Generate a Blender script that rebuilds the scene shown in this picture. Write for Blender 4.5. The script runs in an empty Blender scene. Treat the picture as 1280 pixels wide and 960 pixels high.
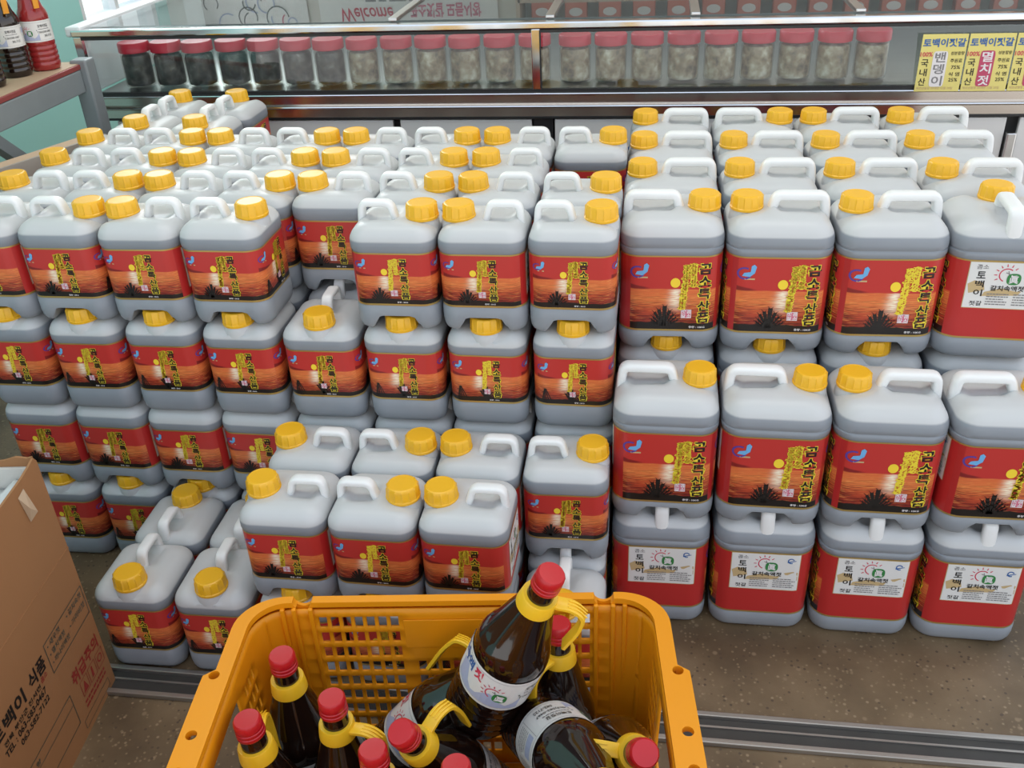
import bpy, bmesh, math, random
from mathutils import Vector, Matrix
random.seed(7)
PI = math.pi
SC = bpy.context.scene
COL = SC.collection
R = math.radians

# ------------------------------------------------------------------ camera
cam_d = bpy.data.cameras.new('camera'); cam = bpy.data.objects.new('camera', cam_d); COL.objects.link(cam)
F, PIT, YAW, ROL = 1183.2, 0.5328, 0.1603, -0.0479
cam_d.sensor_width = 36.0; cam_d.lens = 36.0 * F / 1280.0
cam_d.clip_start = 0.02; cam_d.clip_end = 200
_fw = Vector((-math.sin(YAW) * math.cos(PIT), math.cos(YAW) * math.cos(PIT), -math.sin(PIT)))
_r = Vector((math.cos(YAW), math.sin(YAW), 0)); _u = _r.cross(_fw)
_r2 = _r * math.cos(ROL) + _u * math.sin(ROL); _u2 = -_r * math.sin(ROL) + _u * math.cos(ROL)
cam.matrix_world = Matrix(((_r2.x, _u2.x, -_fw.x, -0.0402), (_r2.y, _u2.y, -_fw.y, -1.6328), (_r2.z, _u2.z, -_fw.z, 1.3328), (0, 0, 0, 1)))
SC.camera = cam

# ------------------------------------------------------------------ world, lights, exposure
SC.view_settings.view_transform = 'Standard'; SC.view_settings.look = 'None'
SC.view_settings.gamma = 1.0; SC.view_settings.use_curve_mapping = False
SC.view_settings.exposure = 0.0
W = bpy.data.worlds.new('sky'); SC.world = W; W.use_nodes = True
wn = W.node_tree.nodes; wl = W.node_tree.links
bg = wn['Background']
tc = wn.new('ShaderNodeTexCoord'); sp = wn.new('ShaderNodeSeparateXYZ'); rp = wn.new('ShaderNodeValToRGB')
wl.new(tc.outputs['Generated'], sp.inputs[0]); wl.new(sp.outputs['Z'], rp.inputs['Fac'])
rp.color_ramp.elements[0].position = 0.0; rp.color_ramp.elements[0].color = (1.0, 0.985, 0.96, 1)
rp.color_ramp.elements[1].position = 0.55; rp.color_ramp.elements[1].color = (0.66, 0.76, 0.92, 1)
wl.new(rp.outputs['Color'], bg.inputs['Color']); bg.inputs['Strength'].default_value = 1.55

def area(name, loc, target, sx, sy, power, color=(1, 1, 1)):
    d = bpy.data.lights.new(name, 'AREA'); d.shape = 'RECTANGLE'; d.size = sx; d.size_y = sy; d.energy = power; d.color = color
    o = bpy.data.objects.new(name, d); COL.objects.link(o); o.location = loc
    o.rotation_euler = (Vector(target) - Vector(loc)).to_track_quat('-Z', 'Y').to_euler(); return o
area('window_light', (-2.2, 2.4, 2.1), (-0.3, 0.2, 0.6), 1.6, 1.6, 45, (0.95, 0.98, 1.0))
area('ceiling_light', (-0.2, 0.1, 2.62), (-0.2, 0.1, 0.0), 2.4, 0.5, 18, (1.0, 0.97, 0.92))

# ------------------------------------------------------------------ helpers
def tag(o, label=None, cat=None, group=None, kind=None):
    if label: o['label'] = label
    if cat: o['category'] = cat
    if group: o['group'] = group
    if kind: o['kind'] = kind
    return o
def obj(name, data, parent=None):
    o = bpy.data.objects.new(name, data); COL.objects.link(o)
    if parent is not None: o.parent = parent
    return o
def empty(name, loc=(0, 0, 0), rz=0.0, label=None, cat=None, group=None):
    o = bpy.data.objects.new(name, None); COL.objects.link(o); o.empty_display_size = 0.05
    o.location = loc; o.rotation_euler = (0, 0, rz)
    return tag(o, label, cat, group)
def copy_tree(o, parent=None):
    c = o.copy(); COL.objects.link(c); c.parent = parent
    for ch in list(o.children): copy_tree(ch, c)
    return c
def mesh(name, verts, faces, mats, mi=None, smooth=False, uvs=None):
    m = bpy.data.meshes.new(name); m.from_pydata([tuple(v) for v in verts], [], faces)
    if not isinstance(mats, (list, tuple)): mats = [mats]
    for x in mats: m.materials.append(x)
    if mi is not None:
        for p, i in zip(m.polygons, mi): p.material_index = i
    if smooth:
        for p in m.polygons: p.use_smooth = True
    if uvs is not None:
        ul = m.uv_layers.new(name='UVMap')
        for p in m.polygons:
            for li, k in zip(p.loop_indices, range(p.loop_total)): ul.data[li].uv = uvs[p.index][k]
    m.update(); return m
def auto_smooth(m, ang=35):
    for p in m.polygons: p.use_smooth = True
    m.set_sharp_from_angle(angle=R(ang)); return m
class MB:
    """collects shapes into one mesh"""
    def __init__(s): s.v = []; s.f = []; s.m = []
    def add(s, v, f, m=0):
        b = len(s.v); s.v += [Vector(x) for x in v]; s.f += [tuple(i + b for i in q) for q in f]; s.m += [m] * len(f); return s
    def box(s, c, d, m=0, rot=None):
        x, y, z = d[0] / 2, d[1] / 2, d[2] / 2
        vs = [Vector((sx * x, sy * y, sz * z)) for sz in (-1, 1) for sy in (-1, 1) for sx in (-1, 1)]
        if rot is not None: vs = [rot @ q for q in vs]
        c = Vector(c)
        return s.add([q + c for q in vs], [(0, 2, 3, 1), (4, 5, 7, 6), (0, 1, 5, 4), (2, 6, 7, 3), (0, 4, 6, 2), (1, 3, 7, 5)], m)
    def bar(s, a, b, w, h, m=0):
        a, b = Vector(a), Vector(b); d = b - a
        q = d.to_track_quat('X', 'Z').to_matrix()
        return s.box((a + b) / 2, (d.length, w, h), m, q)
    def lathe(s, prof, n=32, m=0, xf=None, mod=None):
        vs = []; fs = []
        for i, (r, z) in enumerate(prof):
            for k in range(n):
                a = 2 * PI * k / n; rr = r * (mod(i, k) if mod else 1)
                vs.append(Vector((rr * math.cos(a), rr * math.sin(a), z)))
        for i in range(len(prof) - 1):
            for k in range(n):
                k2 = (k + 1) % n
                fs.append((i * n + k, i * n + k2, (i + 1) * n + k2, (i + 1) * n + k))
        fs.append(tuple(reversed(range(n)))); fs.append(tuple(range((len(prof) - 1) * n, len(prof) * n)))
        if xf: vs = [xf @ q for q in vs]
        return s.add(vs, fs, m)
    def sweep(s, path, w, h, side, n=10, m=0, ex=3.0, caps=True):
        """superellipse section swept along a planar path; side = constant sideways vector"""
        path = [Vector(p) for p in path]; side = Vector(side).normalized(); L = len(path); vs = []; fs = []
        for i, p in enumerate(path):
            t = (path[min(i + 1, L - 1)] - path[max(i - 1, 0)]).normalized(); nrm = side.cross(t).normalized()
            for k in range(n):
                a = 2 * PI * (k + .5) / n; c, q = math.cos(a), math.sin(a)
                c = math.copysign(abs(c) ** (2 / ex), c); q = math.copysign(abs(q) ** (2 / ex), q)
                vs.append(p + side * (w / 2 * c) + nrm * (h / 2 * q))
        for i in range(L - 1):
            for k in range(n):
                k2 = (k + 1) % n; fs.append((i * n + k, i * n + k2, (i + 1) * n + k2, (i + 1) * n + k))
        if caps: fs.append(tuple(reversed(range(n)))); fs.append(tuple(range((L - 1) * n, L * n)))
        return s.add(vs, fs, m)
    def data(s, name, mats, smooth=None):
        me = mesh(name, s.v, s.f, mats, s.m)
        bm = bmesh.new(); bm.from_mesh(me); bmesh.ops.recalc_face_normals(bm, faces=bm.faces); bm.to_mesh(me); bm.free()
        if smooth: auto_smooth(me, smooth)
        return me
    def build(s, name, mats, parent=None, smooth=None): return obj(name, s.data(name, mats, smooth), parent)
def bevel(o, w=0.004, seg=2):
    b = o.modifiers.new('bevel', 'BEVEL'); b.width = w; b.segments = seg; b.limit_method = 'ANGLE'; b.angle_limit = R(40); return o
def round_path(pts, r, n=5):
    pts = [Vector(p) for p in pts]; out = [pts[0]]
    for i in range(1, len(pts) - 1):
        a, b, c = pts[i - 1], pts[i], pts[i + 1]
        rr = min(r, (a - b).length * .45, (c - b).length * .45)
        p, q = b + (a - b).normalized() * rr, b + (c - b).normalized() * rr
        for k in range(n + 1):
            t = k / n; out.append(p * (1 - t) ** 2 + b * 2 * t * (1 - t) + q * t * t)
    return out + [pts[-1]]

# ------------------------------------------------------------------ materials
def mat(name, col, rough=0.5, metal=0.0, noise=0.0, nscale=8.0, bump=0.0, bscale=60.0, coat=0.0, emis=None, estr=0.0, ramp=None, coord='Object', stretch=None, spec=None, sss=0.0):
    m = bpy.data.materials.new(name); m.use_nodes = True
    nt = m.node_tree; N = nt.nodes; L = nt.links; p = N['Principled BSDF']
    p.inputs['Base Color'].default_value = (*col, 1); p.inputs['Roughness'].default_value = rough; p.inputs['Metallic'].default_value = metal
    p.inputs['Coat Weight'].default_value = coat
    if spec is not None: p.inputs['Specular IOR Level'].default_value = spec
    if sss: p.inputs['Subsurface Weight'].default_value = sss; p.inputs['Subsurface Radius'].default_value = (.01, .01, .01)
    if emis: p.inputs['Emission Color'].default_value = (*emis, 1); p.inputs['Emission Strength'].default_value = estr
    t = N.new('ShaderNodeTexCoord'); vec = t.outputs[coord]
    if stretch:
        mp = N.new('ShaderNodeMapping'); mp.inputs['Scale'].default_value = stretch; L.new(vec, mp.inputs[0]); vec = mp.outputs[0]
    nz = N.new('ShaderNodeTexNoise'); nz.inputs['Scale'].default_value = nscale; nz.inputs['Detail'].default_value = 5; L.new(vec, nz.inputs['Vector'])
    if ramp:
        r = N.new('ShaderNodeValToRGB'); L.new(nz.outputs['Fac'], r.inputs['Fac'])
        while len(r.color_ramp.elements) < len(ramp): r.color_ramp.elements.new(0.5)
        for e, (ps, c) in zip(r.color_ramp.elements, ramp): e.position = ps; e.color = (*c, 1)
        L.new(r.outputs['Color'], p.inputs['Base Color'])
    elif noise:
        mx = N.new('ShaderNodeMix'); mx.data_type = 'RGBA'; mx.inputs['A'].default_value = (*[c * (1 - noise) for c in col], 1); mx.inputs['B'].default_value = (*[min(1, c * (1 + noise)) for c in col], 1)
        L.new(nz.outputs['Fac'], mx.inputs['Factor']); L.new(mx.outputs['Result'], p.inputs['Base Color'])
    if bump:
        n2 = N.new('ShaderNodeTexNoise'); n2.inputs['Scale'].default_value = bscale; n2.inputs['Detail'].default_value = 3; L.new(t.outputs['Object'], n2.inputs['Vector'])
        b = N.new('ShaderNodeBump'); b.inputs['Strength'].default_value = bump; b.inputs['Distance'].default_value = .002
        L.new(n2.outputs['Fac'], b.inputs['Height']); L.new(b.outputs['Normal'], p.inputs['Normal'])
    return m
def glass_mat(name, tint=(1, 1, 1), ior=1.5, rough=0.0):
    m = bpy.data.materials.new(name); m.use_nodes = True; N = m.node_tree.nodes; L = m.node_tree.links
    N.remove(N['Principled BSDF']); out = N['Material Output']
    tr = N.new('ShaderNodeBsdfTransparent'); tr.inputs[0].default_value = (*tint, 1)
    gl = N.new('ShaderNodeBsdfGlossy'); gl.inputs['Roughness'].default_value = rough
    fr = N.new('ShaderNodeFresnel'); fr.inputs['IOR'].default_value = ior
    ge = N.new('ShaderNodeNewGeometry'); iv = N.new('ShaderNodeMath'); iv.operation = 'SUBTRACT'; iv.inputs[0].default_value = 1.0; L.new(ge.outputs['Backfacing'], iv.inputs[1])
    fm = N.new('ShaderNodeMath'); fm.operation = 'MULTIPLY'; L.new(fr.outputs[0], fm.inputs[0]); L.new(iv.outputs[0], fm.inputs[1])   # only the entering face mirrors
    mx = N.new('ShaderNodeMixShader'); L.new(fm.outputs[0], mx.inputs[0]); L.new(tr.outputs[0], mx.inputs[1]); L.new(gl.outputs[0], mx.inputs[2]); L.new(mx.outputs[0], out.inputs[0])
    return m

def hdpe_mat(name, zlev, zlab):
    """milky plastic whose dark liquid shows through below the fill line"""
    m = bpy.data.materials.new(name); m.use_nodes = True; N = m.node_tree.nodes; L = m.node_tree.links; p = N['Principled BSDF']
    t = N.new('ShaderNodeTexCoord'); s = N.new('ShaderNodeSeparateXYZ'); L.new(t.outputs['Object'], s.inputs[0])
    oi = N.new('ShaderNodeObjectInfo')
    jit = N.new('ShaderNodeMath'); jit.operation = 'MULTIPLY_ADD'; jit.inputs[1].default_value = 0.010; jit.inputs[2].default_value = -(zlev + .005); L.new(oi.outputs['Random'], jit.inputs[0])
    ad = N.new('ShaderNodeMath'); ad.operation = 'ADD'; L.new(s.outputs['Z'], ad.inputs[0]); L.new(jit.outputs[0], ad.inputs[1])
    mr = N.new('ShaderNodeMapRange'); mr.interpolation_type = 'SMOOTHSTEP'; mr.inputs['From Min'].default_value = -0.0022; mr.inputs['From Max'].default_value = 0.0022; L.new(ad.outputs[0], mr.inputs[0])
    nz = N.new('ShaderNodeTexNoise'); nz.inputs['Scale'].default_value = 14; L.new(t.outputs['Object'], nz.inputs['Vector'])
    dk = N.new('ShaderNodeMix'); dk.data_type = 'RGBA'; dk.inputs['A'].default_value = (.235, .255, .285, 1); dk.inputs['B'].default_value = (.30, .325, .35, 1); L.new(nz.outputs['Fac'], dk.inputs['Factor'])
    mx = N.new('ShaderNodeMix'); mx.data_type = 'RGBA'; L.new(mr.outputs[0], mx.inputs['Factor']); L.new(dk.outputs['Result'], mx.inputs['A']); mx.inputs['B'].default_value = (.555, .56, .555, 1)
    L.new(mx.outputs['Result'], p.inputs['Base Color']); p.inputs['Roughness'].default_value = .38; p.inputs['Specular IOR Level'].default_value = .4
    return m

def sunset_mat(name, usun, sea_from, hut=False):
    """printed seaside sunset: red sky over an orange sea with a glitter path"""
    m = bpy.data.materials.new(name); m.use_nodes = True; N = m.node_tree.nodes; L = m.node_tree.links; p = N['Principled BSDF']
    uv = N.new('ShaderNodeUVMap'); uv.uv_map = 'UVMap'; s = N.new('ShaderNodeSeparateXYZ'); L.new(uv.outputs[0], s.inputs[0]); U, V = s.outputs['X'], s.outputs['Y']
    def M(op, a, b=0.0, c=0.0):
        n = N.new('ShaderNodeMath'); n.operation = op
        for i, x in enumerate((a, b, c)):
            if isinstance(x, (int, float)): n.inputs[i].default_value = x
            else: L.new(x, n.inputs[i])
        return n.outputs[0]
    def step(x, lo, hi):
        n = N.new('ShaderNodeMapRange'); n.interpolation_type = 'SMOOTHSTEP'; n.inputs['From Min'].default_value = lo; n.inputs['From Max'].default_value = hi; L.new(x, n.inputs[0]); return n.outputs[0]
    def mix(f, a, b):
        n = N.new('ShaderNodeMix'); n.data_type = 'RGBA'
        if isinstance(f, (int, float)): n.inputs['Factor'].default_value = f
        else: L.new(f, n.inputs['Factor'])
        for k, x in (('A', a), ('B', b)):
            if isinstance(x, tuple): n.inputs[k].default_value = (*x, 1)
            else: L.new(x, n.inputs[k])
        return n.outputs['Result']
    def noise(sx, sy, sc=1.0, d=4):
        cb = N.new('ShaderNodeCombineXYZ'); L.new(M('MULTIPLY', U, sx), cb.inputs[0]); L.new(M('MULTIPLY', V, sy), cb.inputs[1])
        n = N.new('ShaderNodeTexNoise'); n.inputs['Scale'].default_value = sc; n.inputs['Detail'].default_value = d; L.new(cb.outputs[0], n.inputs['Vector']); return n.outputs['Fac']
    red = (.52, .036, .030)
    rp = N.new('ShaderNodeValToRGB'); L.new(V, rp.inputs['Fac'])
    els = [(.08, (.20, .018, .014)), (.26, (.50, .070, .026)), (.42, (.74, .20, .055)), (.55, (.70, .15, .045))]
    while len(rp.color_ramp.elements) < len(els): rp.color_ramp.elements.new(.5)
    for e, (q, c) in zip(rp.color_ramp.elements, els): e.position = q; e.color = (*c, 1)
    st = step(noise(5, 62), .46, .60)
    dark = mix(M('MULTIPLY', st, step(V, .62, .12)), rp.outputs['Color'], (.12, .011, .010))
    lite = mix(M('MULTIPLY', step(noise(6, 75), .55, .68), .55), dark, (.92, .44, .12))
    d = M('SUBTRACT', U, usun)
    wv = M('ADD', .072, M('MULTIPLY', M('SUBTRACT', .56, V), .10))
    q = M('DIVIDE', d, wv); g = M('POWER', 2.718, M('MULTIPLY', M('MULTIPLY', q, q), -1.6))
    brk = M('ADD', .35, M('MULTIPLY', step(noise(7, 60, 1.0), .38, .56), .65))
    gl = M('MULTIPLY', M('MULTIPLY', g, brk), step(V, .20, .42))
    sea = mix(M('MULTIPLY', gl, .95), lite, (.98, .90, .68))
    c = mix(step(V, .575, .560), red, sea)
    # dark headland at the left horizon
    hl = M('MULTIPLY', step(M('ADD', V, M('MULTIPLY', U, .22)), .655, .635), step(V, .555, .575))
    c = mix(M('MULTIPLY', hl, M('MULTIPLY', step(U, .32, .2), .75)), c, (.13, .010, .012))
    # black shore
    gr = M('ADD', .085, M('ADD', M('MULTIPLY', noise(9, 1), .05), M('MULTIPLY', M('ABSOLUTE', M('SUBTRACT', U, .42)), -.05)))
    c = mix(step(M('SUBTRACT', V, gr), .008, -.008), c, (.012, .009, .008))
    if sea_from > 0: c = mix(step(U, sea_from + .004, sea_from - .004), c, (.43, .022, .022))
    L.new(c, p.inputs['Base Color']); p.inputs['Roughness'].default_value = .33
    return m

Mt = {}
Mt['cap'] = mat('yellow_cap_plastic', (.86, .46, .018), .32, noise=.04, spec=.5)
Mt['handle'] = mat('white_handle_plastic', (.82, .82, .80), .36)
Mt['gold'] = mat('gold_foil', (.55, .38, .12), .3, metal=.65)
Mt['red'] = mat('red_label_paper', (.48, .026, .024), .34)
Mt['black'] = mat('black_ink', (.010, .008, .007), .45)
Mt['yellow_ink'] = mat('yellow_ink', (.84, .66, .04), .45)
Mt['sun_ink'] = mat('sun_yellow_ink', (.92, .66, .04), .45)
Mt['sky_ink'] = mat('sky_blue_ink', (.16, .42, .72), .45)
Mt['violet_ink'] = mat('violet_ink', (.10, .05, .30), .45)
Mt['pink_ink'] = mat('pink_ink', (.62, .16, .24), .45)
Mt['white_ink'] = mat('white_ink', (.78, .74, .74), .45)
Mt['paper'] = mat('sticker_paper', (.74, .73, .70), .42, noise=.04)
Mt['tan_ink'] = mat('tan_ink', (.55, .40, .20), .5)
Mt['green_ink'] = mat('green_ink', (.035, .22, .055), .45)
Mt['crimson_ink'] = mat('crimson_ink', (.60, .045, .09), .45)
Mt['blue_ink'] = mat('blue_ink', (.04, .13, .36), .45)
Mt['grey_ink'] = mat('grey_ink', (.22, .21, .21), .5)
Mt['lav_ink'] = mat('lavender_ink', (.42, .46, .62), .5)
Mt['steel'] = mat('brushed_steel', (.62, .62, .61), .28, metal=1.0, noise=.08, nscale=3, stretch=(1, 30, 30))
Mt['chrome'] = mat('chrome', (.75, .76, .77), .12, metal=1.0)
Mt['gasket'] = mat('black_gasket', (.018, .019, .02), .4)
INK = ['black', 'yellow_ink', 'sun_ink', 'sky_ink', 'violet_ink', 'pink_ink', 'white_ink', 'paper', 'tan_ink', 'green_ink', 'crimson_ink', 'blue_ink', 'grey_ink', 'lav_ink', 'red', 'gold']
II = {k: i for i, k in enumerate(INK)}

# ------------------------------------------------------------------ flat print (text and shapes in 2D, wrapped onto a surface)
_tc = {}
def text2d(body, off=0.0):
    k = (body, off)
    if k not in _tc:
        c = bpy.data.curves.new('lettering', 'FONT'); c.body = body; c.resolution_u = 2; c.offset = off; c.fill_mode = 'FRONT'
        o = bpy.data.objects.new('lettering', c); COL.objects.link(o)
        dg = bpy.context.evaluated_depsgraph_get(); ev = o.evaluated_get(dg); me = bpy.data.meshes.new_from_object(ev)
        vs = [(v.co.x, v.co.y) for v in me.vertices]; fs = [tuple(p.vertices) for p in me.polygons]
        bpy.data.objects.remove(o); bpy.data.curves.remove(c); bpy.data.meshes.remove(me)
        _tc[k] = (vs, fs)
    return _tc[k]
class Print:
    def __init__(s): s.v = []; s.f = []; s.m = []
    def raw(s, vs, fs, ink, lay):
        b = len(s.v); s.v += [(x, y, lay) for x, y in vs]; s.f += [tuple(i + b for i in q) for q in fs]; s.m += [II[ink]] * len(fs)
    def text(s, body, cx, cy, w, h, ink='black', lay=2, off=0.012, outline=None, skew=0.0, rot=0.0):
        base, _ = text2d(body, 0.0)
        x0, x1 = min(p[0] for p in base), max(p[0] for p in base); y0, y1 = min(p[1] for p in base), max(p[1] for p in base)
        if w is None: w = h * (x1 - x0) / (y1 - y0)
        sx, sy = w / (x1 - x0), h / (y1 - y0); mx, my = (x0 + x1) / 2, (y0 + y1) / 2
        ca, sa = math.cos(rot), math.sin(rot)
        def put(o, k, l):
            vs, fs = text2d(body, o); out = []
            for x, y in vs:
                X, Y = (x - mx) * sx, (y - my) * sy; X += skew * Y; out.append((cx + X * ca - Y * sa, cy + X * sa + Y * ca))
            s.raw(out, fs, k, l)
        if outline: put(outline[1], outline[0], lay - 1)
        put(off, ink, lay)
    def rect(s, x0, y0, x1, y1, ink, lay=1, nx=1):
        vs = []; fs = []
        for i in range(nx + 1):
            x = x0 + (x1 - x0) * i / nx; vs += [(x, y0), (x, y1)]
        for i in range(nx): fs.append((2 * i, 2 * i + 2, 2 * i + 3, 2 * i + 1))
        s.raw(vs, fs, ink, lay)
    def frame(s, x0, y0, x1, y1, t, ink, lay=2):
        s.rect(x0, y0, x1, y0 + t, ink, lay); s.rect(x0, y1 - t, x1, y1, ink, lay); s.rect(x0, y0, x0 + t, y1, ink, lay); s.rect(x1 - t, y0, x1, y1, ink, lay)
    def disc(s, cx, cy, rx, ry, ink, lay=1, n=20, ex=2.0):
        vs = []
        for k in range(n):
            a = 2 * PI * k / n; c, q = math.cos(a), math.sin(a)
            vs.append((cx + rx * math.copysign(abs(c) ** (2 / ex), c), cy + ry * math.copysign(abs(q) ** (2 / ex), q)))
        s.raw(vs, [tuple(range(n))], ink, lay)
    def poly(s, pts, ink, lay=1): s.raw(pts, [tuple(range(len(pts)))], ink, lay)
    def stroke(s, pts, w0, w1, ink, lay=2):
        vs = []; fs = []; n = len(pts)
        for i, p in enumerate(pts):
            a, b = pts[max(i - 1, 0)], pts[min(i + 1, n - 1)]; dx, dy = b[0] - a[0], b[1] - a[1]; l = math.hypot(dx, dy) or 1
            w = (w0 + (w1 - w0) * i / (n - 1)) / 2; vs += [(p[0] - dy / l * w, p[1] + dx / l * w), (p[0] + dy / l * w, p[1] - dx / l * w)]
        for i in range(n - 1): fs.append((2 * i, 2 * i + 1, 2 * i + 3, 2 * i + 2))
        s.raw(vs, fs, ink, lay)
    def arc(s, cx, cy, r, a0, a1, w, ink, lay=2, n=14):
        s.stroke([(cx + r * math.cos(R(a0 + (a1 - a0) * i / n)), cy + r * math.sin(R(a0 + (a1 - a0) * i / n))) for i in range(n + 1)], w, w, ink, lay)
    def emblem(s, cx, cy, q, lay=2, jin='眞'):
        """pink half sun with rays and a green blob carrying the character"""
        s.arc(cx, cy, q * .62, 50, 250, q * .10, 'crimson_ink', lay)
        for a in (40, 68, 96, 124, 152, 180, 208):
            c, d = math.cos(R(a)), math.sin(R(a)); s.stroke([(cx + c * q * .82, cy + d * q * .82), (cx + c * q * 1.08, cy + d * q * 1.08)], q * .11, q * .06, 'crimson_ink', lay)
        s.stroke([(cx - q * .1, cy + q * .25), (cx + q * .3, cy + q * .1)], q * .08, q * .04, 'grey_ink', lay); s.stroke([(cx + q * .1, cy + q * .4), (cx + q * .2, cy - q * .05)], q * .07, q * .04, 'grey_ink', lay)
        s.disc(cx + q * .66, cy - q * .38, q * .60, q * .56, 'green_ink', lay + 1, 22, 2.8)
        s.text(jin, cx + q * .66, cy - q * .38, q * .74, q * .80, 'white_ink', lay + 2, .02)
    def lines(s, x0, y0, x1, rows, dy, h, ink='grey_ink', lay=2, seed=1):
        rnd = random.Random(seed)
        for i in range(rows):
            x = x0; y = y0 - i * dy; end = x1 - rnd.random() * (x1 - x0) * .3
            while x < end:
                w = (x1 - x0) * rnd.uniform(.05, .16); s.rect(x, y, min(x + w, end), y + h, ink, lay); x += w + (x1 - x0) * .025
    def place(s, mb_v, mb_f, mb_m, fn, m0, step=.00022):
        b = len(mb_v)
        for x, y, l in s.v: mb_v.append(fn(x, y, l * step))
        mb_f += [tuple(i + b for i in q) for q in s.f]; mb_m += [m0 + i for i in s.m]
def print_mesh(name, pr, fn, step=.00022):
    """only the inks in use become material slots"""
    v, f, m = [], [], []; pr.place(v, f, m, fn, 0, step)
    used = sorted(set(m)); rm = {k: i for i, k in enumerate(used)}
    return mesh(name, v, f, [Mt[INK[k]] for k in used], [rm[k] for k in m])

# ------------------------------------------------------------------ jugs
def smooth01(x): x = max(0.0, min(1.0, x)); return x * x * (3 - 2 * x)
class Jug:
    def __init__(s, name, W, D, P, r, zl0, zl1, zlev, capx, handle):
        s.W, s.D, s.P, s.r, s.zl0, s.zl1, s.capx, s.name = W, D, P, r, zl0, zl1, capx, name
        s.hd = handle; s.mb = hdpe_mat(name + '_milky_plastic', zlev, zl0)
    def ring(s, inset, z, n=12, na=6):
        hx, hy = s.W / 2 - inset, s.D / 2 - inset; r = max(s.r - inset * .55, .006); r = min(r, hx, hy); out = []
        cs = [(hx - r, -hy + r, -90), (hx - r, hy - r, 0), (-hx + r, hy - r, 90), (-hx + r, -hy + r, 180)]
        for i in range(4):
            cx, cy, a0 = cs[i]
            px, py, pa = cs[i - 1]; e = (px + r * math.cos(R(pa + 90)), py + r * math.sin(R(pa + 90))); b = (cx + r * math.cos(R(a0)), cy + r * math.sin(R(a0)))
            for k in range(1, n): t = k / n; out.append(Vector((e[0] + (b[0] - e[0]) * t, e[1] + (b[1] - e[1]) * t, z)))
            for k in range(na + 1): a = R(a0 + 90 * k / na); out.append(Vector((cx + r * math.cos(a), cy + r * math.sin(a), z)))
        return out
    def wrap(s, face, t, z, off):
        hx, hy, r = s.W / 2 - .0008, s.D / 2 - .0008, s.r
        half = (hx if face in (0, 2) else hy) - r; perp = hy if face in (0, 2) else hx
        a = abs(t)
        if a <= half: x, y = a, -perp - off
        else:
            th = min((a - half) / r, PI / 2); x = half + (r + off) * math.sin(th); y = -perp + r - (r + off) * math.cos(th)
        if t < 0: x = -x
        for _ in range(face): x, y = -y, x
        return Vector((x, y, z))
    def body(s):
        P = s.P; sh = P * .155; prof = []
        zb = .022
        prof += [(.013, 0.0), (.008, .0015), (.004, .005), (.0015, .011), (0.0, zb)]
        prof += [(0.0, s.zl0 - .004), (.0014, s.zl0 - .002), (.0014, s.zl0 + .02), (.0014, (s.zl0 + s.zl1) / 2), (.0014, s.zl1 - .02), (.0014, s.zl1 + .002), (0.0, s.zl1 + .004)]
        if s.P > .22: prof += [(0.0, s.zl1 + .011), (.0016, s.zl1 + .0125), (.0016, s.zl1 + .0145), (0.0, s.zl1 + .016)]
        z0 = P - sh
        for k in range(0, 9):
            a = PI / 2 * k / 8 * .93; prof.append(((1 - math.cos(a)) * sh * 1.02, z0 + math.sin(a) * sh * .985))
        rings = [s.ring(i, z) for i, z in prof]
        top = rings[-1]
        for k, (f, dz) in enumerate(((.86, .0012), (.66, .0022), (.44, .0028), (.22, .003))):
            rings.append([Vector((v.x * f, v.y * f, v.z + dz)) for v in top])
        bot = rings[0]; low = [[Vector((v.x * f, v.y * f, 0.0)) for v in bot] for f in (.25, .5, .75, .9)]
        rings = low + rings; n = len(bot)
        ht, hb, hz = .0335, .050, .0295       # channel under the base for the neck and handle of the jug below
        for rg in rings:
            for v in rg:
                a = abs(v.x)
                if v.z < hz and a < hb:
                    h = hz * (1 - smooth01((a - ht + .006) / (hb - ht + .006)))
                    v.z = max(v.z, h)
                if v.z > P - sh * .6:         # dished top under the handle
                    u = smooth01((v.x + .012) / .02) * smooth01((s.W / 2 - .018 - v.x) / .02) * (1 - smooth01((abs(v.y) - .012) / .022))
                    v.z -= .011 * u
                    dd = math.hypot(v.x + s.capx, v.y); v.z -= .004 * (1 - smooth01((dd - .03) / .02))
        vs = [v for rg in rings for v in rg]; fs = []
        for i in range(len(rings) - 1):
            for k in range(n): k2 = (k + 1) % n; fs.append((i * n + k, i * n + k2, (i + 1) * n + k2, (i + 1) * n + k))
        fs.append(tuple(reversed(range(n)))); fs.append(tuple(range((len(rings) - 1) * n, len(rings) * n)))
        m = MB().add(vs, fs)
        xf = Matrix.Translation((-s.capx, 0, 0))
        m.lathe([(.0302, P - .040), (.0300, P - .018), (.0285, P - .009), (.0265, P - .004), (.0262, P + .004)], 28, 0, xf)
        return m.data('body', s.mb, 50)
    def cap(s):
        n = 84
        z = s.P - .004
        prof = [(.0288, z), (.0292, z + .004), (.0272, z + .0055), (.0262, z + .0235), (.0245, z + .0262), (.022, z + .0270), (.0215, z + .0264), (.005, z + .0264)]
        md = lambda i, k: 1.055 if (2 <= i <= 3 and k % 6 == 0) else 1.0
        return MB().lathe(prof, n, 0, Matrix.Translation((-s.capx, 0, 0)), md).data('cap', Mt['cap'], 32)
    def handle_mesh(s):
        xo, xi, w, t, rr, top = s.hd; P = s.P; zt = P + top - t / 2
        path = round_path([(xo, 0, P - .034), (xo - .001, 0, P - .004), (xo - .004, 0, zt), (xi + .006, 0, zt), (xi, 0, P - .002), (xi - .004, 0, P - .016)], rr, 6)
        return MB().sweep(path, w, t, (0, 1, 0), 14, 0, 3.2).data('handle', Mt['handle'], 60)
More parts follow.
